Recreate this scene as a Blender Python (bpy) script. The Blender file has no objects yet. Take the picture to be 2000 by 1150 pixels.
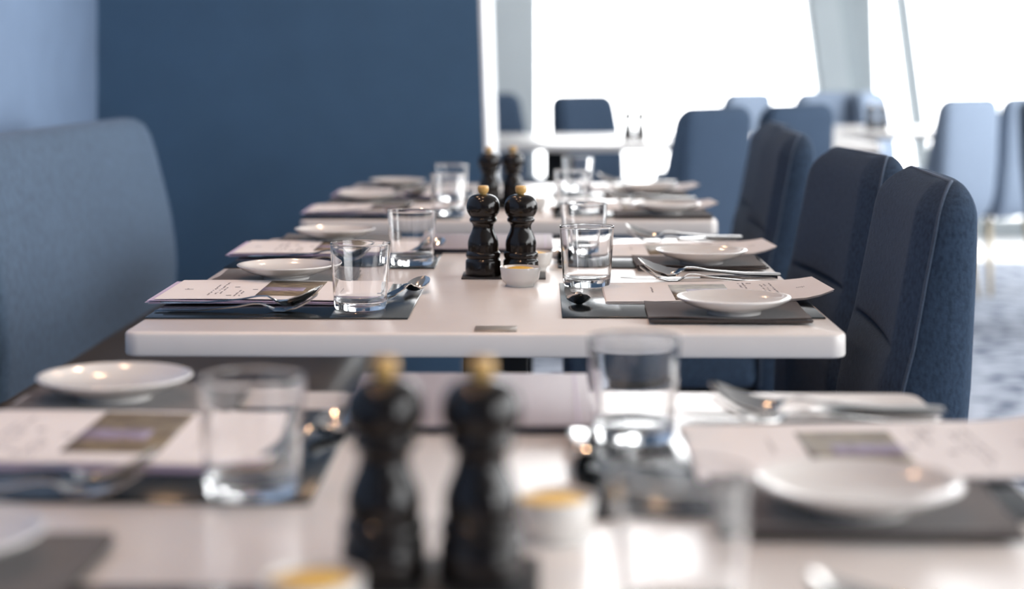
import bpy, bmesh, math, random
from mathutils import Vector, Matrix
random.seed(7)
PI = math.pi
scene = bpy.context.scene
col = scene.collection

# ------------------------------------------------------------------ camera
cam_d = bpy.data.cameras.new('camera')
cam = bpy.data.objects.new('camera', cam_d)
col.objects.link(cam)
cam.location = (0, 0, 1.062)
cam.rotation_euler = (PI / 2, 0, math.radians(0.95))
cam_d.sensor_width = 36.0
cam_d.lens = 63.0
cam_d.shift_y = -0.2225
cam_d.clip_start = 0.05
cam_d.dof.use_dof = True
cam_d.dof.focus_distance = 2.42
cam_d.dof.aperture_fstop = 2.7
scene.camera = cam

# ------------------------------------------------------------------ world, exposure
world = bpy.data.worlds.new('overcast_sky')
scene.world = world
world.use_nodes = True
bg = world.node_tree.nodes['Background']
bg.inputs['Color'].default_value = (0.97, 0.985, 1.0, 1)
bg.inputs['Strength'].default_value = 4.2
scene.view_settings.view_transform = 'Standard'
scene.view_settings.look = 'None'
scene.view_settings.gamma = 1.0
scene.view_settings.use_curve_mapping = False
scene.view_settings.exposure = 0.88
scene.cycles.max_bounces = 14
scene.cycles.diffuse_bounces = 5
scene.cycles.glossy_bounces = 6
scene.cycles.transmission_bounces = 12
scene.cycles.transparent_max_bounces = 16
scene.cycles.use_denoising = True
scene.cycles.sample_clamp_indirect = 8.0

# room measures (metres): x to the right, y away from the camera
XL, XR = -1.32, 3.5          # blue wall behind the bench, window wall on the right
YN, YF = -4.5, 11.3          # wall behind the camera, far window wall
YP = 5.3                     # blue partition
XL2 = -3.4                   # left wall of the room beyond the partition
ZC = 2.75


def portal(name, loc, rot, sx, sy):
    l = bpy.data.lights.new(name, 'AREA')
    l.shape = 'RECTANGLE'
    l.size = sx
    l.size_y = sy
    l.cycles.is_portal = True
    o = bpy.data.objects.new(name, l)
    o.location = loc
    o.rotation_euler = rot
    col.objects.link(o)


portal('window_portal', (XR + .12, (YN + YF) / 2, 1.4), (0, PI / 2, 0), 2.6, YF - YN)
portal('window_portal', ((XL2 + XR) / 2, YF + .12, 1.4), (-PI / 2, 0, 0), XR - XL2, 2.6)


# ------------------------------------------------------------------ materials
def mat(name, color, rough=.5, metal=0.0, spec=.5, coat=0.0, coat_rough=.1, sheen=0.0, trans=0.0, ior=1.5,
        var=0.0, scale=30.0, bump=0.0, bump_scale=200.0, stretch=(1, 1, 1), color2=None, detail=4.0, contrast=None, sheen_tint=(1, 1, 1)):
    m = bpy.data.materials.new(name)
    m.use_nodes = True
    nt = m.node_tree
    b = nt.nodes['Principled BSDF']
    b.inputs['Base Color'].default_value = (*color, 1)
    b.inputs['Roughness'].default_value = rough
    b.inputs['Metallic'].default_value = metal
    b.inputs['Specular IOR Level'].default_value = spec
    b.inputs['Coat Weight'].default_value = coat
    b.inputs['Coat Roughness'].default_value = coat_rough
    b.inputs['Sheen Weight'].default_value = sheen
    b.inputs['Sheen Roughness'].default_value = .45
    b.inputs['Sheen Tint'].default_value = (*sheen_tint, 1)
    b.inputs['Transmission Weight'].default_value = trans
    b.inputs['IOR'].default_value = ior
    tc = nt.nodes.new('ShaderNodeTexCoord')
    mp = nt.nodes.new('ShaderNodeMapping')
    mp.inputs['Scale'].default_value = stretch
    nt.links.new(tc.outputs['Object'], mp.inputs['Vector'])
    if var > 0 or color2:
        n = nt.nodes.new('ShaderNodeTexNoise')
        n.inputs['Scale'].default_value = scale
        n.inputs['Detail'].default_value = detail
        nt.links.new(mp.outputs['Vector'], n.inputs['Vector'])
        r = nt.nodes.new('ShaderNodeValToRGB')
        c2 = color2 if color2 else tuple(min(1, c * (1 + var)) for c in color)
        c1 = color if color2 else tuple(c * (1 - var) for c in color)
        lo, hi = contrast if contrast else (.3, .7)
        r.color_ramp.elements[0].position = lo
        r.color_ramp.elements[1].position = hi
        r.color_ramp.elements[0].color = (*c1, 1)
        r.color_ramp.elements[1].color = (*c2, 1)
        nt.links.new(n.outputs['Fac'], r.inputs['Fac'])
        nt.links.new(r.outputs['Color'], b.inputs['Base Color'])
    if bump > 0:
        n2 = nt.nodes.new('ShaderNodeTexNoise')
        n2.inputs['Scale'].default_value = bump_scale
        n2.inputs['Detail'].default_value = 3
        nt.links.new(mp.outputs['Vector'], n2.inputs['Vector'])
        bp = nt.nodes.new('ShaderNodeBump')
        bp.inputs['Strength'].default_value = bump
        bp.inputs['Distance'].default_value = .002
        nt.links.new(n2.outputs['Fac'], bp.inputs['Height'])
        nt.links.new(bp.outputs['Normal'], b.inputs['Normal'])
    return m


def pane_mat():
    m = bpy.data.materials.new('window_glass')
    m.use_nodes = True
    nt = m.node_tree
    nt.nodes.remove(nt.nodes['Principled BSDF'])
    out = nt.nodes['Material Output']
    t = nt.nodes.new('ShaderNodeBsdfTransparent')
    g = nt.nodes.new('ShaderNodeBsdfGlossy')
    g.inputs['Roughness'].default_value = 0.0
    f = nt.nodes.new('ShaderNodeFresnel')
    f.inputs['IOR'].default_value = 1.3
    mx = nt.nodes.new('ShaderNodeMixShader')
    nt.links.new(f.outputs['Fac'], mx.inputs['Fac'])
    nt.links.new(t.outputs['BSDF'], mx.inputs[1])
    nt.links.new(g.outputs['BSDF'], mx.inputs[2])
    nt.links.new(mx.outputs['Shader'], out.inputs['Surface'])
    return m


def emit_mat(name, color, strength):
    m = bpy.data.materials.new(name)
    m.use_nodes = True
    b = m.node_tree.nodes['Principled BSDF']
    b.inputs['Base Color'].default_value = (.8, .8, .8, 1)
    b.inputs['Emission Color'].default_value = (*color, 1)
    b.inputs['Emission Strength'].default_value = strength
    return m


M = {}
M['blue_wall'] = mat('blue_paint', (.057, .118, .202), .7, spec=.3, var=.05, scale=6, bump=.05, bump_scale=350)
M['lit_blue_wall'] = mat('blue_paint_lit', (.17, .245, .37), .7, spec=.3, var=.05, scale=6, bump=.05, bump_scale=350)  # blue wall paint lightened: daylight on the left wall put into the colour
M['dark_ceiling'] = mat('ceiling_paint', (.34, .335, .33), .7, var=.03, scale=6)
M['white_paint'] = mat('white_paint', (.80, .81, .82), .6, var=.02, scale=5)
M['grey_paint'] = mat('pale_grey_paint', (.60, .65, .67), .55, var=.02, scale=5)
M['column_grey'] = mat('column_grey', (.40, .445, .465), .55, var=.02, scale=5)
M['mid_grey'] = mat('column_shaded_side', (.30, .34, .36), .55, var=.02, scale=5)  # column grey darkened: shade on its right face put into the colour
M['dark_grey_paint'] = mat('mid_grey', (.36, .40, .42), .55, var=.02, scale=5)
M['carpet'] = mat('mottled_blue_carpet', (.07, .095, .15), .95, spec=.1, color2=(.46, .50, .58), scale=10, stretch=(1, 1.3, 1), contrast=(.36, .54), bump=.5, bump_scale=160)
M['stone_floor'] = mat('pale_stone_floor', (.66, .67, .68), .35, var=.04, scale=12)
M['table'] = mat('greige_laminate', (.76, .715, .685), .27, spec=.5, var=.02, scale=14, bump=.02, bump_scale=500)
M['black_metal'] = mat('black_powder_coat', (.012, .013, .015), .45, spec=.4, var=.1, scale=40)
M['fabric'] = mat('navy_wool', (.040, .063, .102), .95, spec=.08, sheen=.06, sheen_tint=(.7, .8, 1.0), var=.25, scale=260, bump=.5, bump_scale=900, stretch=(1, 1, .5))
M['lit_fabric'] = mat('navy_wool_lit', (.20, .25, .33), .95, spec=.1, sheen=.10, var=.12, scale=260, bump=.4, bump_scale=900)  # navy wool lightened: window light on the far chairs put into the colour
M['piping'] = mat('navy_piping', (.06, .082, .12), .85, spec=.2, sheen=.3, sheen_tint=(.6, .75, 1), var=.2, scale=400)
M['crease'] = mat('navy_stitch', (.012, .018, .032), .95, spec=.1, var=.2, scale=300)
M['bench_fabric'] = mat('blue_grey_upholstery', (.070, .112, .172), .85, spec=.2, sheen=.12, sheen_tint=(.7, .8, 1), var=.16, scale=60, bump=.35, bump_scale=500)
M['bench_seat'] = mat('taupe_leatherette', (.060, .055, .052), .5, spec=.4, var=.15, scale=80, bump=.2, bump_scale=400)
M['leg_wood'] = mat('pale_oak', (.60, .50, .34), .45, var=.12, scale=8, stretch=(8, 8, 1))
M['placemat'] = mat('charcoal_leather_mat', (.011, .015, .018), .15, spec=.42, var=.12, scale=90, bump=.025, bump_scale=700)
M['napkin'] = mat('brown_grey_napkin', (.074, .057, .051), .85, spec=.2, sheen=.2, var=.12, scale=200, bump=.3, bump_scale=900)
M['paper'] = mat('white_paper', (.80, .77, .765), .7, spec=.3, var=.01, scale=20)
M['lilac_paper'] = mat('lilac_paper', (.56, .50, .68), .7, spec=.3, var=.02, scale=20)
M['ink'] = mat('grey_ink', (.22, .21, .24), .7, spec=.2, var=.05, scale=50)
M['photo'] = mat('printed_photo', (.10, .075, .06), .5, color2=(.28, .235, .15), scale=60, stretch=(1, 2, 1), contrast=(.35, .65))
M['photo_lilac'] = mat('printed_photo_lilac', (.30, .26, .38), .5, color2=(.14, .11, .13), scale=70, contrast=(.4, .7))
M['steel'] = mat('polished_steel', (.62, .60, .58), .12, metal=1.0, var=.02, scale=30)
M['bronze'] = mat('brushed_bronze', (.33, .29, .25), .38, metal=.8, color2=(.42, .38, .33), scale=60, stretch=(1, 12, 1))
M['porcelain'] = mat('white_porcelain', (.72, .70, .675), .14, spec=.5, coat=.3, coat_rough=.05, var=.01, scale=20)
M['lacquer'] = mat('black_brown_lacquer', (.006, .005, .005), .16, spec=.42, coat=.0, coat_rough=.06, color2=(.012, .008, .006), scale=30, stretch=(3, 3, 1))
M['knob'] = mat('turned_boxwood', (.62, .36, .10), .35, color2=(.74, .47, .17), scale=60, stretch=(1, 1, 4), coat=.3)
M['butter'] = mat('yellow_butter', (.86, .50, .06), .45, color2=(.88, .60, .14), scale=90, bump=.4, bump_scale=150)
M['slate'] = mat('black_slate', (.018, .020, .023), .45, var=.2, scale=120, bump=.2, bump_scale=300)
M['folder'] = mat('lilac_grey_leatherette', (.36, .335, .37), .5, spec=.4, var=.06, scale=120, bump=.2, bump_scale=600)
M['folder_edge'] = mat('dark_folder_edge', (.035, .04, .055), .5, var=.1, scale=80)
M['glass'] = mat('clear_glass', (1, 1, 1), 0.0, trans=1.0, ior=1.47)
M['pane'] = pane_mat()
M['lamp'] = emit_mat('warm_lamp', (1.0, .62, .33), 60)


# ------------------------------------------------------------------ helpers
def link(o, parent=None):
    col.objects.link(o)
    if parent is not None:
        o.parent = parent
    return o


def mesh_from(name, verts, faces, m, smooth=True, autosmooth=None):
    me = bpy.data.meshes.new(name)
    me.from_pydata(verts, [], faces)
    me.materials.append(m)
    bm = bmesh.new()
    bm.from_mesh(me)
    bmesh.ops.recalc_face_normals(bm, faces=bm.faces)
    if autosmooth:
        a = math.radians(autosmooth)
        for e in bm.edges:
            if len(e.link_faces) == 2 and e.calc_face_angle(0) > a:
                e.smooth = False
    for f in bm.faces:
        f.smooth = smooth
    bm.to_mesh(me)
    bm.free()
    return me


def obj(name, me, parent=None, loc=(0, 0, 0), rz=0.0):
    o = bpy.data.objects.new(name, me)
    o.location = loc
    o.rotation_euler = (0, 0, rz)
    return link(o, parent)


def tag(o, label, cat, group=None):
    o['label'] = label
    o['category'] = cat
    if group:
        o['group'] = group
    return o


def struct(o):
    o['kind'] = 'structure'
    return o


def thing(name, label, cat, loc=(0, 0, 0), rz=0.0, group=None):
    o = bpy.data.objects.new(name, None)
    o.empty_display_size = .05
    o.location = loc
    o.rotation_euler = (0, 0, rz)
    link(o)
    return tag(o, label, cat, group)


def box_me(name, x0, x1, y0, y1, z0, z1, m, bevel=0.0, seg=2, smooth=None):
    bm = bmesh.new()
    bmesh.ops.create_cube(bm, size=1)
    for v in bm.verts:
        v.co = Vector(((x0 + x1) / 2 + v.co.x * (x1 - x0), (y0 + y1) / 2 + v.co.y * (y1 - y0), (z0 + z1) / 2 + v.co.z * (z1 - z0)))
    if bevel > 0:
        bmesh.ops.bevel(bm, geom=list(bm.edges), offset=bevel, segments=seg, profile=.5, affect='EDGES')
    me = bpy.data.meshes.new(name)
    for f in bm.faces:
        f.smooth = bevel > 0 if smooth is None else smooth
    bm.to_mesh(me)
    bm.free()
    me.materials.append(m)
    return me


def lathe_me(name, prof, m, seg=48, autosmooth=40):
    """prof: (r, z) pairs; r = 0 at an end closes it."""
    verts, rings = [], []
    for r, z in prof:
        if r < 1e-6:
            rings.append([len(verts)])
            verts.append((0, 0, z))
        else:
            rings.append(list(range(len(verts), len(verts) + seg)))
            for k in range(seg):
                a = 2 * PI * k / seg
                verts.append((r * math.cos(a), r * math.sin(a), z))
    faces = []
    for A, B in zip(rings, rings[1:]):
        for k in range(seg):
            k2 = (k + 1) % seg
            if len(A) == 1 and len(B) == 1:
                continue
            if len(A) == 1:
                faces.append((A[0], B[k], B[k2]))
            elif len(B) == 1:
                faces.append((A[k], B[0], A[k2]))
            else:
                faces.append((A[k], B[k], B[k2], A[k2]))
    return mesh_from(name, verts, faces, m, True, autosmooth)


def smooth_prof(pts, n=6):
    """Catmull-Rom through profile points."""
    out = []
    P = [pts[0]] + list(pts) + [pts[-1]]
    for i in range(1, len(P) - 2):
        p0, p1, p2, p3 = P[i - 1], P[i], P[i + 1], P[i + 2]
        for k in range(n):
            t = k / n
            out.append(tuple(.5 * (2 * b + (c - a) * t + (2 * a - 5 * b + 4 * c - d) * t * t + (3 * b - a - 3 * c + d) * t ** 3)
                             for a, b, c, d in zip(p0, p1, p2, p3)))
    out.append(tuple(pts[-1]))
    return out


def loft_me(name, rings, m, cap=True, autosmooth=None):
    n = len(rings[0])
    verts = [v for r in rings for v in r]
    faces = []
    for i in range(len(rings) - 1):
        for k in range(n):
            k2 = (k + 1) % n
            faces.append((i * n + k, i * n + k2, (i + 1) * n + k2, (i + 1) * n + k))
    if cap:
        faces.append(tuple(range(n)))
        faces.append(tuple(range((len(rings) - 1) * n, len(rings) * n)))
    return mesh_from(name, verts, faces, m, True, autosmooth)


def tube_me(name, path, r, m, n=8, ref=None):
    rings = []
    pts = [Vector(p) for p in path]
    rr = r if isinstance(r, (list, tuple)) else [r] * len(pts)
    for i, p in enumerate(pts):
        d = (pts[min(i + 1, len(pts) - 1)] - pts[max(i - 1, 0)]).normalized()
        up = Vector(ref) if ref else (Vector((0, 0, 1)) if abs(d.z) < .9 else Vector((1, 0, 0)))
        a = d.cross(up).normalized()
        b = d.cross(a).normalized()
        rings.append([tuple(p + rr[i] * (math.cos(2 * PI * k / n) * a + math.sin(2 * PI * k / n) * b)) for k in range(n)])
    return loft_me(name, rings, m)


def interp(tab, x):
    if x <= tab[0][0]:
        return tab[0][1]
    for (a, va), (b, vb) in zip(tab, tab[1:]):
        if x <= b:
            t = (x - a) / (b - a)
            return va + (vb - va) * t
    return tab[-1][1]


def copy_thing(src, loc, rz, label, group=None):
    c = src.copy()
    col.objects.link(c)
    c.location = loc
    c.rotation_euler = (0, 0, rz)
    c['label'] = label
    if group:
        c['group'] = group
    for ch in src.children:
        d = ch.copy()
        col.objects.link(d)
        d.parent = c
        for g in ch.children:
            e = g.copy()
            col.objects.link(e)
            e.parent = d
    return c


class Kind:
    """First placement uses the prototype itself, later ones copy it."""

    def __init__(self, proto):
        self.p, self.used = proto, False

    def put(self, loc, rz, label, group=None):
        if not self.used:
            self.used = True
            o = self.p
            o.location = loc
            o.rotation_euler = (0, 0, rz)
            o['label'] = label
            if group:
                o['group'] = group
            return o
        return copy_thing(self.p, loc, rz, label, group)


# ------------------------------------------------------------------ the setting
struct(obj('floor', box_me('floor', XL2, XR, YN, 9.85, -.1, 0, M['carpet'])))
struct(obj('floor', box_me('floor_stone', XL2, XR, 9.85, YF, -.1, 0, M['stone_floor'])))
struct(obj('ceiling', box_me('ceiling', XL2 - .1, XR + .3, YN - .1, YF + .3, ZC, ZC + .1, M['dark_ceiling'])))
struct(obj('wall_left', box_me('wall_left', XL - .1, XL, YN, YP, 0, ZC, M['lit_blue_wall'])))
struct(obj('wall_back', box_me('wall_back', XL, XR, YN - .1, YN, 0, ZC, M['blue_wall'])))
struct(obj('wall_left_far', box_me('wall_left_far', XL2 - .1, XL2, YP, YF, 0, ZC, M['white_paint'])))


def lean_box(name, xa0, xb0, xa1, xb1, y0, y1, z0, z1, m):
    """box whose x extent runs from (xa0, xb0) at z0 to (xa1, xb1) at z1"""
    v = [(xa0, y0, z0), (xb0, y0, z0), (xb0, y1, z0), (xa0, y1, z0), (xa1, y0, z1), (xb1, y0, z1), (xb1, y1, z1), (xa1, y1, z1)]
    f = [(0, 1, 2, 3), (4, 5, 6, 7), (0, 1, 5, 4), (1, 2, 6, 5), (2, 3, 7, 6), (3, 0, 4, 7)]
    return mesh_from(name, v, f, m, False)


part_w = struct(obj('wall_partition', lean_box('wall_partition', XL2, -.143, XL2, -.237, YP, YP + 1.1, 0, ZC, M['blue_wall'])))
struct(obj('trim_1', lean_box('trim_1', -.143, -.131, -.237, -.225, YP, YP + 1.1, 0, ZC, M['white_paint'])))

# far window wall: pillar, leaning columns, sill, panes
struct(obj('wall_pillar', box_me('wall_pillar', -.42, -.03, YF - .25, YF, 0, ZC, M['grey_paint'])))
struct(obj('wall_far', box_me('wall_far', XL2, -.42, YF - .1, YF, 0, ZC, M['white_paint'])))
struct(obj('trim_2', box_me('trim_2', -.075, XR, YF - .14, YF, 0, .11, M['dark_grey_paint'])))


def fin(name, x_mid, zref, lean, prof, m):
    """leaning column: plan profile (x, y) extruded from floor to ceiling, x shifts with z"""
    rings = [[(x_mid + px + lean * (z - zref), YF + py, z) for px, py in prof] for z in (0.11, ZC)]
    return mesh_from(name, rings[0] + rings[1],
                     [tuple(range(len(prof))), tuple(range(len(prof), 2 * len(prof)))] +
                     [(k, (k + 1) % len(prof), len(prof) + (k + 1) % len(prof), len(prof) + k) for k in range(len(prof))], m, False)


LEAN = -.13
struct(obj('wall_column', fin('wall_column', 1.64, 1.48, LEAN, [(0, 0), (0, -.15), (.02, -.17), (.20, -.17), (.20, 0)], M['column_grey'])))
struct(obj('trim_4', lean_box('trim_4', 2.018, 2.106, 1.675, 2.027, YF - .09, YF, .11, ZC, M['mid_grey'])))
struct(obj('trim_3', fin('trim_3', 2.20, 1.48, LEAN, [(0, 0), (0, -.10), (.09, -.10), (.09, 0)], M['dark_grey_paint'])))


def far_pane(i, xa, xb, la, lb):
    zz = (.11, ZC)
    w = struct(obj('window_%d' % i, lean_box('pane', xa + la * (zz[0] - 1.48), xb + lb * (zz[0] - 1.48), xa + la * (zz[1] - 1.48), xb + lb * (zz[1] - 1.48), YF - .05, YF - .04, .11, ZC, M['pane'])))
    return w


far_pane(1, -.03, 1.66, 0, LEAN)
far_pane(2, 2.07, 2.21, LEAN, LEAN)
far_pane(3, 2.28, 3.5, LEAN, 0)
# right window wall: five tall windows, each a pane in a frame
ys = [YN + (YF - YN) * k / 5 for k in range(6)]
struct(obj('trim_5', box_me('trim_5', XR - .1, XR, YN, YF - .3, 0, .11, M['dark_grey_paint'])))
for k in range(5):
    zb = .75 if k < 3 else .11
    if k < 3:
        struct(obj('wall_light_block_%d' % (k + 1), box_me('wall_light_block', XR - .1, XR, ys[k], ys[k + 1], .11, zb, M['grey_paint'])))  # unseen low wall, added to keep light off the floor and lower walls
    w = struct(obj('window_%d' % (4 + k), box_me('window_frame', XR - .12, XR - .02, ys[k] + .0, ys[k] + .12, zb, ZC, M['grey_paint'])))
    obj('pane', box_me('pane', XR - .05, XR - .04, ys[k] + .12, ys[k + 1], zb, ZC, M['pane']), w)

# ceiling downlights (warm)
dl = thing('ceiling_downlight', 'x', 'downlight')
obj('trim_ring', lathe_me('trim_ring', [(.034, 0), (.05, 0), (.052, .006), (.034, .006), (.034, 0)], M['white_paint'], 24), dl)
obj('lamp_lens', lathe_me('lamp_lens', [(0, .003), (.033, .003), (.033, .005), (0, .005)], M['lamp'], 24), dl)
DL = Kind(dl)
names = ['over the near end of the bench', 'over the middle of the bench', 'over the far end of the bench',
         'over the nearest table', 'over the middle table', 'over the third table']
for (x, y), nm in zip([(-.75, .9), (-.75, 2.4), (-.75, 3.9), (-.1, 1.5), (-.1, 3.1), (-.1, 4.6)], names):
    DL.put((x, y, ZC - .007), 0, 'small warm recessed downlight in the ceiling ' + nm, 'ceiling downlights')
    sp = bpy.data.lights.new('downlight_lamp', 'SPOT')
    sp.energy = 9.5
    sp.color = (1.0, .60, .36)
    sp.spot_size = math.radians(115)
    sp.spot_blend = .8
    sp.shadow_soft_size = .035
    so = bpy.data.objects.new('downlight_lamp', sp)
    so.location = (x, y, ZC - .03)
    col.objects.link(so)


# ------------------------------------------------------------------ tables
TX0, TX1, TZ, TT = -.493, .3575, .75, .029
TXC = (TX0 + TX1) / 2
TL = 1.156


def rounded_slab(name, hx, hy, z0, z1, r, ch, m):
    def ring(inset, z):
        out = []
        for cx, cy, a0 in ((hx - r, hy - r, 0), (-hx + r, hy - r, 90), (-hx + r, -hy + r, 180), (hx - r, -hy + r, 270)):
            for k in range(7):
                a = math.radians(a0 + 15 * k)
                out.append((cx + (r - inset) * math.cos(a), cy + (r - inset) * math.sin(a), z))
        return out
    return loft_me(name, [ring(ch, z0), ring(ch * .3, z0 + ch * .3), ring(0, z0 + ch), ring(0, z1 - ch), ring(ch * .3, z1 - ch * .3), ring(ch, z1)], m, True, 50)


def make_table(label, group=None):
    t = thing('dining_table', label, 'table', group=group)
    obj('tabletop', rounded_slab('tabletop', (TX1 - TX0) / 2, TL / 2, TZ - TT, TZ, .02, .004, M['table']), t)
    obj('column', box_me('column', -.047, .047, -.047, .047, .02, TZ - TT - .012, M['black_metal'], .004), t)
    obj('support_plate', box_me('support_plate', -.2, .2, -.2, .2, TZ - TT - .012, TZ - TT - .0005, M['black_metal'], .002), t)
    obj('base_plate', box_me('base_plate', -.25, .25, -.25, .25, 0.0005, .02, M['black_metal'], .004), t)
    return t


TAB = Kind(make_table('x'))
TY = [.564, 2.096, 3.628]
tl = ['blurred greige dining table nearest the camera, cut by the bottom edge', 'sharp greige dining table in the middle of the row of three',
      'greige dining table third in the row, closest to the blue partition']
for y0, l in zip(TY, tl):
    TAB.put((TXC, y0 + TL / 2, 0), 0, l, 'dining tables in the row along the bench')
BGT = [(.06, 7.75, .04, 'pale background table left, carrying two dark mills before the window'),
       (.935, 7.75, 0, 'pale background table behind the dark upholstered chair back'),
       (1.62, 8.95, 0, 'pale background table at the grey leaning column, with black mills')]
for x, y, rz, l in BGT:
    TAB.put((x, y, 0), rz, l, 'background tables by the windows')

# small bronze plate let into the front edge of the middle table
tag(obj('table_plaque', box_me('table_plaque', -.025, .025, -.022, .022, 0, .0012, M['bronze'], .0005), None, (-.0545, 2.127, TZ + .0001)),
    'small brushed bronze plate at the front edge of the middle table', 'plaque')


# ------------------------------------------------------------------ bench
def bench(label, y0, y1):
    t = thing('upholstered_bench', label, 'bench', (-.95, (y0 + y1) / 2, 0))
    L = y1 - y0
    front = [(.44, -.953), (.50, -.949), (.56, -.946), (.62, -.950), (.70, -.962), (.78, -.980), (.86, -1.000), (.90, -1.013), (.918, -1.025), (.929, -1.045)]
    back = [(.931, -1.075), (.926, -1.10), (.91, -1.12), (.85, -1.13), (.44, -1.13)]
    prof = [(x + .95, z) for z, x in front] + [(x + .95, z) for z, x in back]
    ztop = .931
    xm = -.09
    rings = []
    R, r = .085, .035
    ds = [0, .004, .012, .024, .04, .06, .085]
    pos = [(-L / 2 + d, d) for d in ds] + [(-L / 2 + L * k / 12, 9) for k in range(1, 12)] + [(L / 2 - d, d) for d in reversed(ds)]
    for y, d in pos:
        drop = R - math.sqrt(max(0, R * R - (R - min(d, R)) ** 2))
        ins = r - math.sqrt(max(0, r * r - (r - min(d, r)) ** 2))
        ring = []
        for x, z in prof:
            zz = .44 + (z - .44) * (ztop - drop - .44) / (ztop - .44)
            s = 1 - ins / .1
            ring.append((xm + (x - xm) * s, y, zz))
        rings.append(ring)
    b = obj('backrest', loft_me('bench_backrest', rings, M['bench_fabric'], True, 60), t)
    # seat cushion
    sp = [(-.03, .36), (.545, .36), (.565, .375), (.572, .41), (.565, .445), (.54, .462), (.50, .468), (.2, .47), (-.03, .468)]
    e = L / 2 - .004
    rings = [[(x, -e + (.0 if k else 0), z) for x, z in sp] for k in (0,)]
    rings = []
    for y, s in ((-e, .93), (-e + .012, .985), (-e + .03, 1), (e - .03, 1), (e - .012, .985), (e, .93)):
        rings.append([(x if x < .3 else x - (1 - s) * .3, y, .36 + (z - .36) * s) for x, z in sp])
    obj('seat', loft_me('bench_seat', rings, M['bench_seat'], True, 60), t)
    obj('plinth', box_me('plinth', -.1, .42, -e, e, .0005, .358, M['black_metal'], .004), t)
    return t


bench('blue-grey upholstered bench along the left wall behind the middle table', 3.145, 4.66)
bench('blue-grey upholstered bench at the left edge, nearest the camera', 1.62, 3.137)


# ------------------------------------------------------------------ chairs (seat faces local -x)
CX = .25
F_T = [(.36, .43), (.40, .412), (.48, .408), (.60, .414), (.674, .4275), (.72, .440), (.80, .455), (.87, .468), (.93, .480)]
O_T = [(.36, .465), (.40, .495), (.44, .511), (.48, .519), (.60, .531), (.674, .538), (.80, .545), (.893, .549), (.93, .550)]
SF_T = [(.36, .012), (.48, .022), (.674, .022), (.80, .022), (.93, .024)]
W_T = [(.36, .19), (.40, .215), (.48, .228), (.60, .228), (.75, .222), (.93, .212)]
ZT = .920


def back_ring(z):
    F, O = interp(F_T, z), interp(O_T, z)
    S = F + interp(SF_T, z)
    w = interp(W_T, z)
    R = .060
    if z > ZT - R:
        w -= R - math.sqrt(max(0, R * R - (z - ZT + R) ** 2)) * 1.0
        w = max(w, .03)
    r = .045
    if z > ZT - r:
        q = 1 - math.sqrt(max(0, r * r - (z - ZT + r) ** 2)) / r
        mid = F * .45 + O * .55
        F = F + (mid - F) * q
        S = S + (mid + .004 - S) * q
        O = O + (mid + .008 - O) * q
    wr = w - .034
    cr = .010 * math.exp(-((z - .712) / .0045) ** 2) - .006 * math.exp(-((z - .66) / .035) ** 2)
    pts = []
    for f in (0, .25, .5, .75, .92):
        pts.append((F + cr * (1 - f ** 8) + .006 * (1 - f * f), f * wr))
    pts += [(F + .001, wr - .001), (F + .006, wr + .006), (S - .004, w - .006), (S, w - .001)]
    seam = len(pts) - 1
    pts += [(S + .006, w + .003), (S + (O - S) * .45, w + .004), (S + (O - S) * .8, w - .004), (O - .004, w - .022), (O, w - .05), (O + .003, w * .5), (O + .004, 0)]
    full = pts + [(x, -y) for x, y in reversed(pts[1:-1])]
    return [(x - CX, y, z) for x, y in full], seam, len(full)


def make_chair(fab, name='upholstered_chair'):
    t = thing(name, 'x', 'chair')
    zs = [.36, .37, .385, .40, .43, .46, .50, .55, .60, .64, .67, .69, .70, .705, .709, .712, .715, .719, .725, .74, .77, .80, .83, .845, .858, .870, .882, .891, .899, .905, .910, .914, .917, .9192]
    rings, ps, pn = [], [], []
    for z in zs:
        r, seam, n = back_ring(z)
        rings.append(r)
        ps.append(Vector(r[seam]) + Vector((0, .0016, 0)))
        pn.append(Vector(r[n - seam]) - Vector((0, .0016, 0)))
    obj('backrest', loft_me('chair_backrest', rings, fab, True, None), t)
    k0 = 3
    path = ps[k0:] + [Vector((ps[-1].x, 0, ps[-1].z + .0005))] + list(reversed(pn[k0:]))
    obj('piping', tube_me('chair_piping', path, .0024, M['piping'], 6, (1, 0, 0)), t)
    obj('seat', box_me('chair_seat', .02 - CX, .425 - CX, -.226, .226, .395, .482, fab, .028, 4), t)
    obj('seat_frame', box_me('chair_seat_frame', .05 - CX, .42 - CX, -.19, .19, .365, .3945, M['black_metal'], .004), t)
    for sx, sy in ((-1, -1), (-1, 1), (1, -1), (1, 1)):
        a = Vector((sx * .15 - .01, sy * .16, .366))
        b = Vector((sx * .19 - .01, sy * .205, .0005))
        obj('leg', tube_me('chair_leg', [a, a.lerp(b, .5), b], [.019, .016, .011], M['leg_wood'], 10), t)
    return t


CH = Kind(make_chair(M['fabric']))
PCH = Kind(make_chair(M['lit_fabric']))
D = math.radians
G1 = 'chairs along the right side of the row of tables'
CH.put((CX, 2.41, 0), D(-3), 'navy upholstered chair in sharp focus, nearest at right of the middle table', G1)
CH.put((CX + .018, 2.99, 0), D(4.5), 'navy upholstered chair second at the middle table, behind the nearest one', G1)
CH.put((CX + .027, 3.93, 0), D(-1), 'navy upholstered chair at the third table, front one with pale lit edge', G1)
CH.put((CX + .070, 4.49, 0), D(-1), 'navy upholstered chair at the third table, rear one beside its pale-edged neighbour', G1)
G2 = 'background chairs by the windows'


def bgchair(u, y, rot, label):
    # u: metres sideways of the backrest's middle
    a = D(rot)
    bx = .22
    (PCH if label.startswith('pale') else CH).put((u - bx * math.cos(a), y - bx * math.sin(a), 0), a, label, G2)


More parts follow.
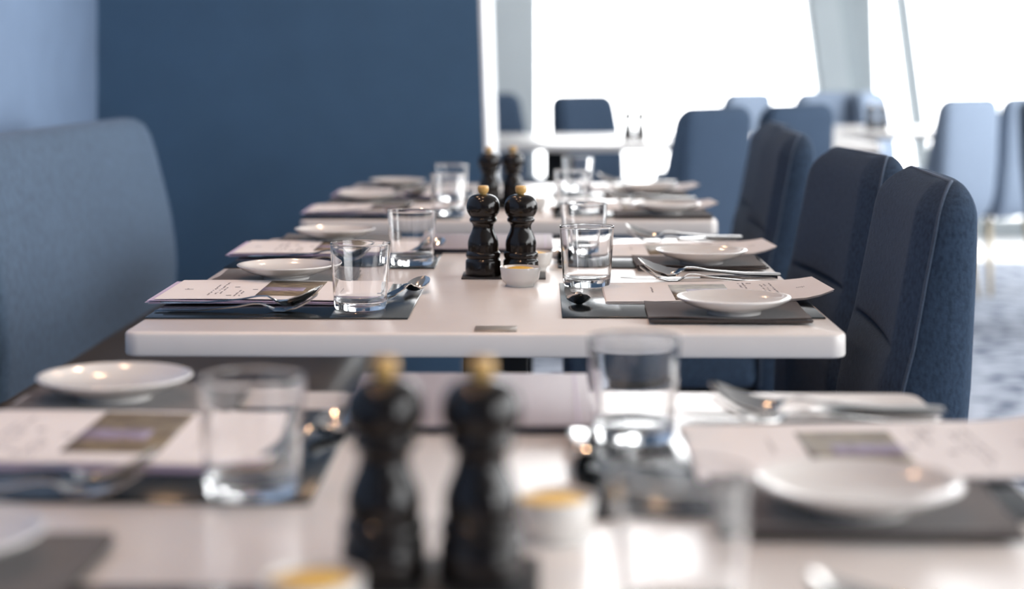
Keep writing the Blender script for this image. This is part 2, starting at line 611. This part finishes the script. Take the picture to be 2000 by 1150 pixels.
bgchair(.575, 6.35, -38, 'dark blue chair back left of centre, standing before the bright window alone')
bgchair(.925, 6.75, -42, 'dark blue chair back behind the pale-edged chairs of the third table')
bgchair(.235, 9.0, 136, 'dark chair beyond the left background table, left of the two dark mills')
bgchair(-.25, 9.45, 136, 'dark chair beyond the left background table, half hidden by the white wall trim')
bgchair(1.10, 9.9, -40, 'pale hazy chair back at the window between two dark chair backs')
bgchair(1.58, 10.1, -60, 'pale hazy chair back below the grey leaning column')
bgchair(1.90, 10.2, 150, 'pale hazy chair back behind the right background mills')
bgchair(1.885, 8.1, -46, 'pale-lit blue chair at far right, its whole back lit by the window')
bgchair(2.245, 8.42, -46, 'pale-lit blue chair at the right edge, overlapping its lit neighbour')
bgchair(2.03, 7.3, 172, 'dark chair cut off by the right edge of the picture')

# ------------------------------------------------------------------ tableware prototypes
wall_o = [(.0338 + (.0385 - .0338) * t, .010 + .073 * t) for t in (0, .02, .06, .25, .5, .75, .94, .98, 1)]
wall_i = [(.0370 + (.0324 - .0370) * t, .083 + (.017 - .083) * t) for t in (0, .02, .06, .25, .5, .75, .94, .98, 1)]
glass_prof = [(0, 0), (.015, 0), (.027, 0), (.0285, 0), (.0315, .0012), (.0330, .004), (.0336, .007)] + wall_o + [(.03855, .0842), (.0382, .0849), (.0377, .0850), (.0372, .0847)] + \
    wall_i + [(.0316, .0140), (.0300, .0122), (.028, .0112), (.026, .0108), (.015, .0106), (0, .0106)]
glass_me = lathe_me('drinking_glass', glass_prof, M['glass'], 64, 35)
GLASS = Kind(tag(obj('drinking_glass', glass_me), 'x', 'glass'))

plate_prof = [(0, .0025), (.026, .0025), (.029, 0), (.033, 0), (.0345, .004), (.045, .0075), (.058, .012), (.067, .0172), (.0700, .0192), (.0704, .0204), (.0695, .0212),
              (.067, .0206), (.058, .0155), (.045, .0115), (.030, .0088), (0, .008)]
PLATE = Kind(tag(obj('bread_plate', lathe_me('bread_plate', smooth_prof(plate_prof[:1] + plate_prof[1:], 2), M['porcelain'], 64, 50)), 'x', 'plate'))

ram_prof = [(0, .002), (.0165, .002), (.0175, 0), (.0195, 0), (.0205, .0035), (.0245, .0065), (.0268, .011), (.0290, .0262), (.0286, .0272), (.0272, .0270), (.0255, .020), (.0235, .011), (.0190, .0075), (0, .0065)]
RAM = Kind(tag(obj('ramekin', lathe_me('ramekin', ram_prof, M['porcelain'], 48, 50)), 'x', 'ramekin'))
but_prof = [(0, 0), (.018, 0), (.0215, .004), (.0238, .011), (.0232, .0135), (.018, .0152), (.012, .0165), (.006, .0158), (0, .0172)]
BUT = Kind(tag(obj('butter_portion', lathe_me('butter_portion', but_prof, M['butter'], 32, 60)), 'x', 'butter'))

ml = thing('pepper_mill', 'x', 'mill')
body = [(0, 0), (.0262, 0), (.0266, .002), (.0262, .0205), (.0255, .0225), (.0238, .0238), (.0236, .0250), (.0252, .0265), (.0258, .0300), (.0252, .0335), (.0238, .0348), (.0226, .0358),
        (.0228, .0400), (.0232, .0450), (.0226, .0505), (.0205, .0570), (.0178, .0630), (.0160, .0680), (.0154, .0720), (.0160, .0755), (.0172, .0775), (.0185, .0785), (.0202, .0800), (.0206, .0818),
        (.0202, .0838), (.0190, .0850), (.0188, .0858), (.0196, .0868), (.0192, .0880), (0, .0880)]
obj('body', lathe_me('mill_body', body, M['lacquer'], 48, 50), ml)
head = [(0, .0882), (.0190, .0882), (.0215, .0900), (.0238, .0940), (.0248, .0995), (.0242, .1060), (.0220, .1120), (.0180, .1165), (.0120, .1192), (.006, .1200), (0, .1200)]
obj('head', lathe_me('mill_head', smooth_prof(head, 3), M['lacquer'], 48, 50), ml)
knob = [(0, .1196), (.0046, .1196), (.0048, .1208), (.0068, .1222), (.0080, .1245), (.0084, .1280), (.0082, .1308), (.0075, .1322), (.0058, .1328), (0, .1330)]
obj('knob', lathe_me('mill_knob', knob, M['knob'], 32, 60), ml)
MILL = Kind(ml)
SLATE = Kind(tag(obj('slate_coaster', box_me('slate_coaster', -.062, .062, -.042, .042, 0, .002, M['slate'], .0006)), 'x', 'coaster'))
MAT = Kind(tag(obj('placemat', box_me('placemat', -.163, .163, -.173, .173, 0, .002, M['placemat'], .0008)), 'x', 'placemat'))


# napkin: three cloth layers folded, slightly wavy (long side along x)
def napkin_me(seed):
    rnd = random.Random(seed)
    verts, faces = [], []
    hx, hy = .098, .075
    nx, ny = 14, 8
    for layer in range(3):
        z0 = layer * .0017
        ox, oy = rnd.uniform(-.002, .002), rnd.uniform(-.002, .002)
        ph = rnd.uniform(0, 6)
        for side in (0, 1):
            base = len(verts)
            for j in range(ny + 1):
                for i in range(nx + 1):
                    u, v = i / nx * 2 - 1, j / ny * 2 - 1
                    edge = max(abs(u), abs(v))
                    wav = .0006 * math.sin(u * 5 + ph) * math.sin(v * 4 + ph * 2) + (.0022 * max(0, edge - .82) / .18 * (.5 + .5 * math.sin(u * 3 + v * 4 + ph)) if layer == 2 else 0)
                    verts.append((u * hx + ox, v * hy + oy, z0 + max(0, wav) + (.0015 if side else 0)))
            for j in range(ny):
                for i in range(nx):
                    a = base + j * (nx + 1) + i
                    faces.append((a, a + 1, a + nx + 2, a + nx + 1))
        b0 = base - (nx + 1) * (ny + 1)
        loop = [i for i in range(nx + 1)] + [j * (nx + 1) + nx for j in range(1, ny + 1)] + [ny * (nx + 1) + i for i in range(nx - 1, -1, -1)] + [j * (nx + 1) for j in range(ny - 1, 0, -1)]
        for k in range(len(loop)):
            a, b = loop[k], loop[(k + 1) % len(loop)]
            faces.append((b0 + a, b0 + b, base + b, base + a))
    return mesh_from('napkin', verts, faces, M['napkin'], True, 50)


NAP = Kind(tag(obj('folded_napkin', napkin_me(3)), 'x', 'napkin'))


# cutlery, long axis +y is the tip, handle end at y = 0, origin under handle end
def spoon_grid(L, bw, tip, fork=False):
    bl = .062 * L / .2                      # bowl length
    zc = [(0, .0035), (.25, .004), (.5, .0085), (.60, .0125), (.66, .0125), (.70, .008), (.735, .0035), (.80, .003), (.88, .0075), (.95, .016), (1, .024)]
    sc = tip / .024
    ns, nw = 44, 9
    top, verts, faces = [], [], []
    smax = .86 if fork else 1.0
    for i in range(ns + 1):
        s = i / ns * smax
        z = interp(zc, s) if s < .735 else .003 + (interp(zc, s) - .003) * sc
        hb = (1 - bl / L)
        if s < hb:
            w = interp([(0, .0060), (.02, .0085), (.10, .0088), (.35, .0062), (.55, .0038), (.66, .0035), (hb, .0055)], s)
            depth = 0
        else:
            t = (s - hb) / (1 - hb)
            if fork:
                w = interp([(0, .0055), (.15, .0105), (.4, .0125), (1, .0125)], t)
                depth = .0015 * min(1, t * 4)
            else:
                w = max(.0008, bw * math.sqrt(max(0, 1 - abs((t - .46) / .54) ** 2.3)) if t > .12 else interp([(0, .0055), (.12, bw * .68)], t))
                depth = .008 * math.sin(PI * min(1, max(0, t)))
        for k in range(nw):
            f = k / (nw - 1) * 2 - 1
            verts.append((f * w, s * L, z + depth * (f * f - (0.0 if fork else .35)) + (.0004 if s < hb else 0) * (1 - f * f)))
    n1 = len(verts)
    th = .0016
    for v in verts[:n1]:
        top.append(v)
    verts += [(x, y, z - th) for x, y, z in top]
    for off, flip in ((0, 0), (n1, 1)):
        for i in range(ns):
            for k in range(nw - 1):
                a = off + i * nw + k
                faces.append((a, a + 1, a + nw + 1, a + nw))
    rim = [k for k in range(nw)] + [i * nw + nw - 1 for i in range(1, ns + 1)] + [ns * nw + k for k in range(nw - 2, -1, -1)] + [i * nw for i in range(ns - 1, 0, -1)]
    for k in range(len(rim)):
        a, b = rim[k], rim[(k + 1) % len(rim)]
        faces.append((a, b, n1 + b, n1 + a))
    if fork:
        for q in range(4):
            xc = (-.0105 + q * .007)
            base = len(verts)
            m_ = 6
            for i in range(m_ + 1):
                s = .85 + .15 * i / m_
                z = .003 + (interp(zc, s) - .003) * sc + .0015 * (xc / .0125) ** 2
                w = .0019 * (1 - .55 * (i / m_) ** 2)
                for dx, dz in ((-w, 0), (w, 0), (w, -th), (-w, -th)):
                    verts.append((xc + dx, s * L, z + dz))
            for i in range(m_):
                for k in range(4):
                    a = base + i * 4 + k
                    b = base + i * 4 + (k + 1) % 4
                    faces.append((a, b, b + 4, a + 4))
            faces.append(tuple(base + k for k in range(4)))
            faces.append(tuple(base + m_ * 4 + k for k in range(4)))
    zmin = min(v[2] for v in verts)
    return [(x, y, z - zmin) for x, y, z in verts], faces


sv, sf = spoon_grid(.205, .0225, .027)
SPOON = Kind(tag(obj('table_spoon', mesh_from('table_spoon', sv, sf, M['steel'], True, 60)), 'x', 'spoon'))
sv, sf = spoon_grid(.205, .0205, .023, True)
FORK = Kind(tag(obj('table_fork', mesh_from('table_fork', sv, sf, M['steel'], True, 60)), 'x', 'fork'))
sv, sf = spoon_grid(.155, .0155, .016)
TSPOON = Kind(tag(obj('dessert_spoon', mesh_from('dessert_spoon', sv, sf, M['steel'], True, 60)), 'x', 'spoon'))
kn = thing('table_knife', 'x', 'knife')
obj('handle', loft_me('knife_handle', [[(-w, y, .001), (w, y, .001), (w * 1.05, y, h * .5), (w, y, h), (-w, y, h), (-w * 1.05, y, h * .5)] for y, w, h in
                                       ((0, .006, .006), (.004, .0075, .0078), (.05, .0075, .008), (.105, .0058, .0065), (.112, .005, .0055))], M['steel'], True, 50), kn)
obj('blade', loft_me('knife_blade', [[(a, y, .0015), (b, y, .0015), (b, y, .0032), (a, y, .0024)] for y, a, b in
                                     ((.111, -.005, .005), (.125, -.0085, .0055), (.17, -.0095, .0062), (.205, -.0080, .0064), (.222, -.003, .0064), (.228, .003, .0058))], M['steel'], True, 40), kn)
KNIFE = Kind(kn)


# menu: sheets with a printed photo; long side along +x (x = 0 outer end at the diner), diner's right is -y side
def menu_thing(kind):
    t = thing('menu_card', 'x', 'menu')
    Lx, Ly = .297, .205
    curl = .012 if kind == 'R' else 0.0

    def hz(x, y):
        e = max(0, (.055 - x) / .055)
        e2 = max(0, (.12 - x) / .12)
        return curl * (e ** 2) * (.4 + .6 * y / Ly) + .0035 * e2 * (1 if kind == 'R' else .3) + .0012 * math.sin(x * 16)

    def sheet(z, dx, dy, m, ang, open_=0.0, x0=0.0, x1=Lx, y0=0.0, y1=Ly, th=.0004, lift=0.0, nx=16):
        v, f = [], []
        ca, sa = math.cos(ang), math.sin(ang)
        for side in (0, 1):
            for i in range(nx + 1):
                x = x0 + (x1 - x0) * i / nx
                for y in (y0, (y0 + y1) / 2, y1):
                    zz = z + hz(x, y) + open_ * max(0, (.06 - x) / .06) + lift
                    v.append((dx + x * ca - y * sa, dy + x * sa + y * ca, zz + (th if side else 0)))
        N = (nx + 1) * 3
        for off in (0, N):
            for i in range(nx):
                for k in range(2):
                    a = off + i * 3 + k
                    f.append((a, a + 1, a + 4, a + 3))
        rim = [i * 3 for i in range(nx + 1)] + [nx * 3 + 1, nx * 3 + 2] + [i * 3 + 2 for i in range(nx - 1, -1, -1)] + [1]
        for k in range(len(rim)):
            a, b = rim[k], rim[(k + 1) % len(rim)]
            f.append((a, b, N + b, N + a))
        return v, f
    lay = [('lilac_paper', .0008, -.004, -.002, .006, -.001), ('lilac_paper', .0022, -.009, -.002, -.004, .0002), ('lilac_paper', .0036, -.006, -.001, .003, .0012)] if kind == 'L' else \
          [('paper', .0008, .002, .001, .003, 0), ('paper', .0018, .001, .001, -.003, 0)]
    for m, z, dx, dy, an, op in lay:
        v, f = sheet(z, dx, dy, M[m], an, max(0, op))
        o = obj('inner_sheet', mesh_from('menu_inner_sheet', v, f, M[m], True, 50), t)
    zt = lay[-1][1] + .0012 + (.0012 if kind == 'L' else 0)
    v, f = sheet(zt, .002 if kind == 'L' else 0, .004 if kind == 'L' else 0, M['paper'], 0, 0)
    cov = obj('cover_sheet', mesh_from('menu_cover', v, f, M['paper'], True, 50), t)
    oy = .004 if kind == 'L' else 0
    v, f = sheet(zt + .0004, 0, oy, None, 0, 0, .128, .206, .035, .197, .0001, .0001, 10)
    obj('printed_photo', mesh_from('menu_photo', v, f, M['photo'], True), cov)
    v, f = sheet(zt + .0005, 0, oy, None, 0, 0, .128, .185, .085, .125, .0001, .0001, 8)
    obj('printed_photo_band', mesh_from('menu_photo_band', v, f, M['photo_lilac'], True), cov)
    # illegible print: short strokes
    V, Fc = [], []
    rnd = random.Random(5)

    def stroke(x, y, w, h):
        zz = zt + .0006 + hz(x, y)
        b = len(V)
        V.extend([(x, y + oy, zz), (x + w, y + oy, zz), (x + w, y + h + oy, zz), (x, y + h + oy, zz)])
        Fc.append((b, b + 1, b + 2, b + 3))
    for k in range(5):
        stroke(.024 + k * .0024, .094 + rnd.uniform(-.001, .001), .0016, .012 if k == 1 else .006)
    for cx_, y0_, n_ in ((.064, .03, 20), (.072, .045, 22), (.078, .05, 12), (.100, .02, 12), (.106, .028, 9), (.230, .06, 10)):
        for k in range(n_):
            if rnd.random() < .75:
                stroke(cx_ + rnd.uniform(-.0008, .0008), y0_ + k * .0058, .0022, rnd.uniform(.002, .0042))
    for x_, y_ in ((.088, .118), (.090, .030), (.116, .094)):
        stroke(x_, y_, .007, .006)
    obj('printed_text', mesh_from('menu_print', V, Fc, M['ink'], False), cov)['kind'] = 'stuff'
    return t


MENU = {'L': Kind(menu_thing('L')), 'R': Kind(menu_thing('R'))}

# folder
fo = thing('menu_folder', 'x', 'folder')
obj('cover', box_me('folder_cover', -.111, .111, -.128, .128, .0062, .0085, M['folder'], .001), fo)
obj('pages', box_me('folder_pages', -.107, .107, -.123, .123, .0023, .0060, M['folder_edge'], .0006), fo)
obj('back_cover', box_me('folder_back', -.111, .111, -.128, .128, 0, .0022, M['folder_edge'], .0008), fo)
st = obj('stitching', box_me('folder_stitching', .0975, .0987, -.121, .121, .0085, .0089, M['lilac_paper']), fo)
FOLD = Kind(fo)

# ------------------------------------------------------------------ laying the tables
PLACE = {
    'T1L1': 'at the blurred nearest table, bottom left corner', 'T1L2': 'at the blurred nearest table, left place',
    'T1R1': 'at the blurred nearest table, bottom right', 'T1R2': 'at the blurred nearest table, right place',
    'T2L1': 'at the sharp middle table, front left place', 'T2L2': 'at the sharp middle table, rear left place',
    'T2R1': 'at the sharp middle table, front right place', 'T2R2': 'at the sharp middle table, rear right place',
    'T3L1': 'at the third table, front left place', 'T3L2': 'at the third table, rear left place',
    'T3R1': 'at the third table, front right place', 'T3R2': 'at the third table, rear right place'}
# key: mat y0 | menu (y0, outer x) | napkin (y0, x centre) | plate (x, y) | cutlery (y, handle end x) | dessert spoon (tip x, tip y) | glass (x, y)
SET = {
    'T1L1': dict(mat=.72, nap=(1.01, -.375), plate=(-.375, 1.09)),
    'T1L2': dict(mat=1.272, menu=(1.357, -.506), nap=(1.56, -.375), plate=(-.392, 1.64), cut=(1.29, -.488), ds=(-.168, 1.535), glass=(-.21, 1.297)),
    'T1R1': dict(mat=.68, cut=(.97, .35), glass=(.077, .993)),
    'T1R2': dict(mat=1.23, menu=(1.333, .417), nap=(1.172, .222), plate=(.2177, 1.232), cut=(1.565, .353), ds=(.030, 1.355), glass=(.0766, 1.49)),
    'T2L1': dict(mat=2.206, menu=(2.318, -.506), nap=(2.522, -.368), plate=(-.3665, 2.565), cut=(2.258, -.488), ds=(-.163, 2.495), glass=(-.2316, 2.285)),
    'T2L2': dict(mat=2.758, menu=(2.893, -.503), nap=(3.092, -.36), plate=(-.363, 3.135), cut=(2.815, -.468), ds=(-.172, 3.06), glass=(-.203, 2.80)),
    'T2R1': dict(mat=2.22, menu=(2.345, .383), nap=(2.165, .2305), plate=(.237, 2.213), cut=(2.585, .346), ds=(.048, 2.302), glass=(.0636, 2.53)),
    'T2R2': dict(mat=2.77, menu=(2.908, .382), nap=(2.733, .2445), plate=(.2476, 2.778), cut=(3.148, .354), ds=(.026, 2.835), glass=(.0694, 2.96)),
    'T3L1': dict(mat=3.645, menu=(3.725, -.494), nap=(3.945, -.38), plate=(-.39, 4.0), cut=(3.68, -.47), glass=(-.195, 3.735)),
    'T3L2': dict(mat=4.13, menu=(4.22, -.49), nap=(4.44, -.36), plate=(-.363, 4.50), cut=(4.165, -.47), glass=(-.208, 4.12)),
    'T3R1': dict(mat=3.68, menu=(3.835, .378), nap=(3.66, .25), plate=(.259, 3.715), cut=(4.075, .352), ds=(.03, 3.76), glass=(.065, 3.885)),
    'T3R2': dict(mat=4.24, menu=(4.42, .39), nap=(4.24, .25), plate=(.254, 4.29), cut=(4.66, .352), glass=(.09, 4.45)),
}
for key, s in SET.items():
    L = key[2] == 'L'
    w = PLACE[key]
    MAT.put((-.328 if L else .188, s['mat'] + .173, TZ + .0003), 0, 'charcoal leather placemat ' + w, 'placemats on the row of tables')
    zm = TZ + .0026
    if 'menu' in s:
        y0, xo = s['menu']
        if L:
            MENU['L'].put((xo, y0, zm), D(.5), 'white menu with lilac sheet edges ' + w, 'menus on the row of tables')
        else:
            MENU['R'].put((xo, y0 + .205, zm), PI + D(-.3), 'white menu with curled outer end ' + w, 'menus on the row of tables')
    if 'nap' in s:
        y0, xc = s['nap']
        NAP.put((xc, y0 + .075, zm + .0002), D(random.uniform(-2, 2)), 'dark brown-grey folded napkin under the plate ' + w, 'folded napkins')
        px, py = s['plate']
        PLATE.put((px, py, zm + .0056), random.uniform(0, 6), 'white porcelain bread plate on a napkin ' + w, 'bread plates')
    if 'cut' in s:
        y, xe = s['cut']
        sg = 1 if L else -1
        rz = -PI / 2 if L else PI / 2
        zc = zm if (L or key in ('T1R1',)) else TZ + .0004
        if L:
            FORK.put((xe, y - .006, zm + .0002), rz + D(2), 'steel table fork under a spoon ' + w, 'table forks')
            sp_ = SPOON.put((xe + .006, y + .004, zm + .0066), rz - D(1), 'steel table spoon laid on a fork ' + w, 'table spoons')
        else:
            KNIFE.put((xe - .004, y + .026, TZ + .0028), rz + D(1), 'steel table knife behind the spoon and fork ' + w, 'table knives')
            FORK.put((xe, y - .006, TZ + .0028), rz + D(0), 'steel table fork under a spoon ' + w, 'table forks')
            sp_ = SPOON.put((xe - .002, y + .004, TZ + .0092), rz - D(1), 'steel table spoon laid on a fork ' + w, 'table spoons')
        sp_.rotation_euler[1] = D(-8)
    if 'ds' in s:
        x, y = s['ds']
        if L:
            a = D(-20)
            TSPOON.put((x + .155 * math.sin(a), y - .155 * math.cos(a), zm + .0002), a, 'small steel dessert spoon ' + w, 'dessert spoons')
        else:
            TSPOON.put((x, y + .155, zm + .0002), PI, 'small steel dessert spoon, bowl towards the camera, ' + w.replace('at the ', '', 1), 'dessert spoons')
    if 'glass' in s:
        x, y = s['glass']
        GLASS.put((x, y, zm), random.uniform(0, 6), 'clear empty water glass ' + w, 'water glasses')

TN = ['the blurred nearest table', 'the sharp middle table', 'the third table']
for k, (xa, xb, ym, yb) in enumerate([(-.0957, -.0367, 1.087, 1.087), (-.087, -.031, 2.662, 2.662), (-.116, -.064, 3.95, 3.97)]):
    SLATE.put(((xa + xb) / 2 + .003, ym + .005, TZ + .0003), 0, 'thin black slate square under the two mills on ' + TN[k], 'slate coasters')
    MILL.put((xa, ym, TZ + .0025), 0, 'black lacquered mill with wooden knob, left one on ' + TN[k], 'mills on the row of tables')
    MILL.put((xb, yb, TZ + .0025), .5, 'black lacquered mill with wooden knob, right one on ' + TN[k], 'mills on the row of tables')
for (x, y, nm) in [(-.128, 1.0, 'cut by the bottom edge of the picture'), (.0075, 1.19, 'beside the mills on the blurred nearest table'),
                   (-.0305, 2.548, 'in front of the mills on the sharp middle table'), (-.012, 2.757, 'half hidden behind the mills on the sharp middle table'),
                   (-.018, 3.88, 'beside the mills on the third table')]:
    RAM.put((x, y, TZ + .0004), 0, 'small white porcelain ramekin ' + nm, 'butter ramekins')
    BUT.put((x, y, TZ + .0105), 1.3 * x * 100, 'yellow butter in the ramekin ' + nm, 'butter portions')
FOLD.put((-.0665, 1.645, TZ + .0004), 0, 'lilac-grey menu folder behind the mills on the blurred nearest table', 'menu folders')
FOLD.put((-.092, 3.12, TZ + .0004), 0, 'lilac-grey menu folder behind the mills on the sharp middle table', 'menu folders')
MILL.put((.372, 7.75, TZ + .0005), 0, 'dark mill silhouetted before the window, left one on left background table', 'background mills')
MILL.put((.428, 7.75, TZ + .0005), 0, 'dark mill silhouetted before the window, right one on left background table', 'background mills')
MILL.put((1.622, 8.85, TZ + .0005), 0, 'dark mill, left one on the background table at the grey column', 'background mills')
MILL.put((1.680, 8.85, TZ + .0005), 0, 'dark mill, right one on the background table at the grey column', 'background mills')
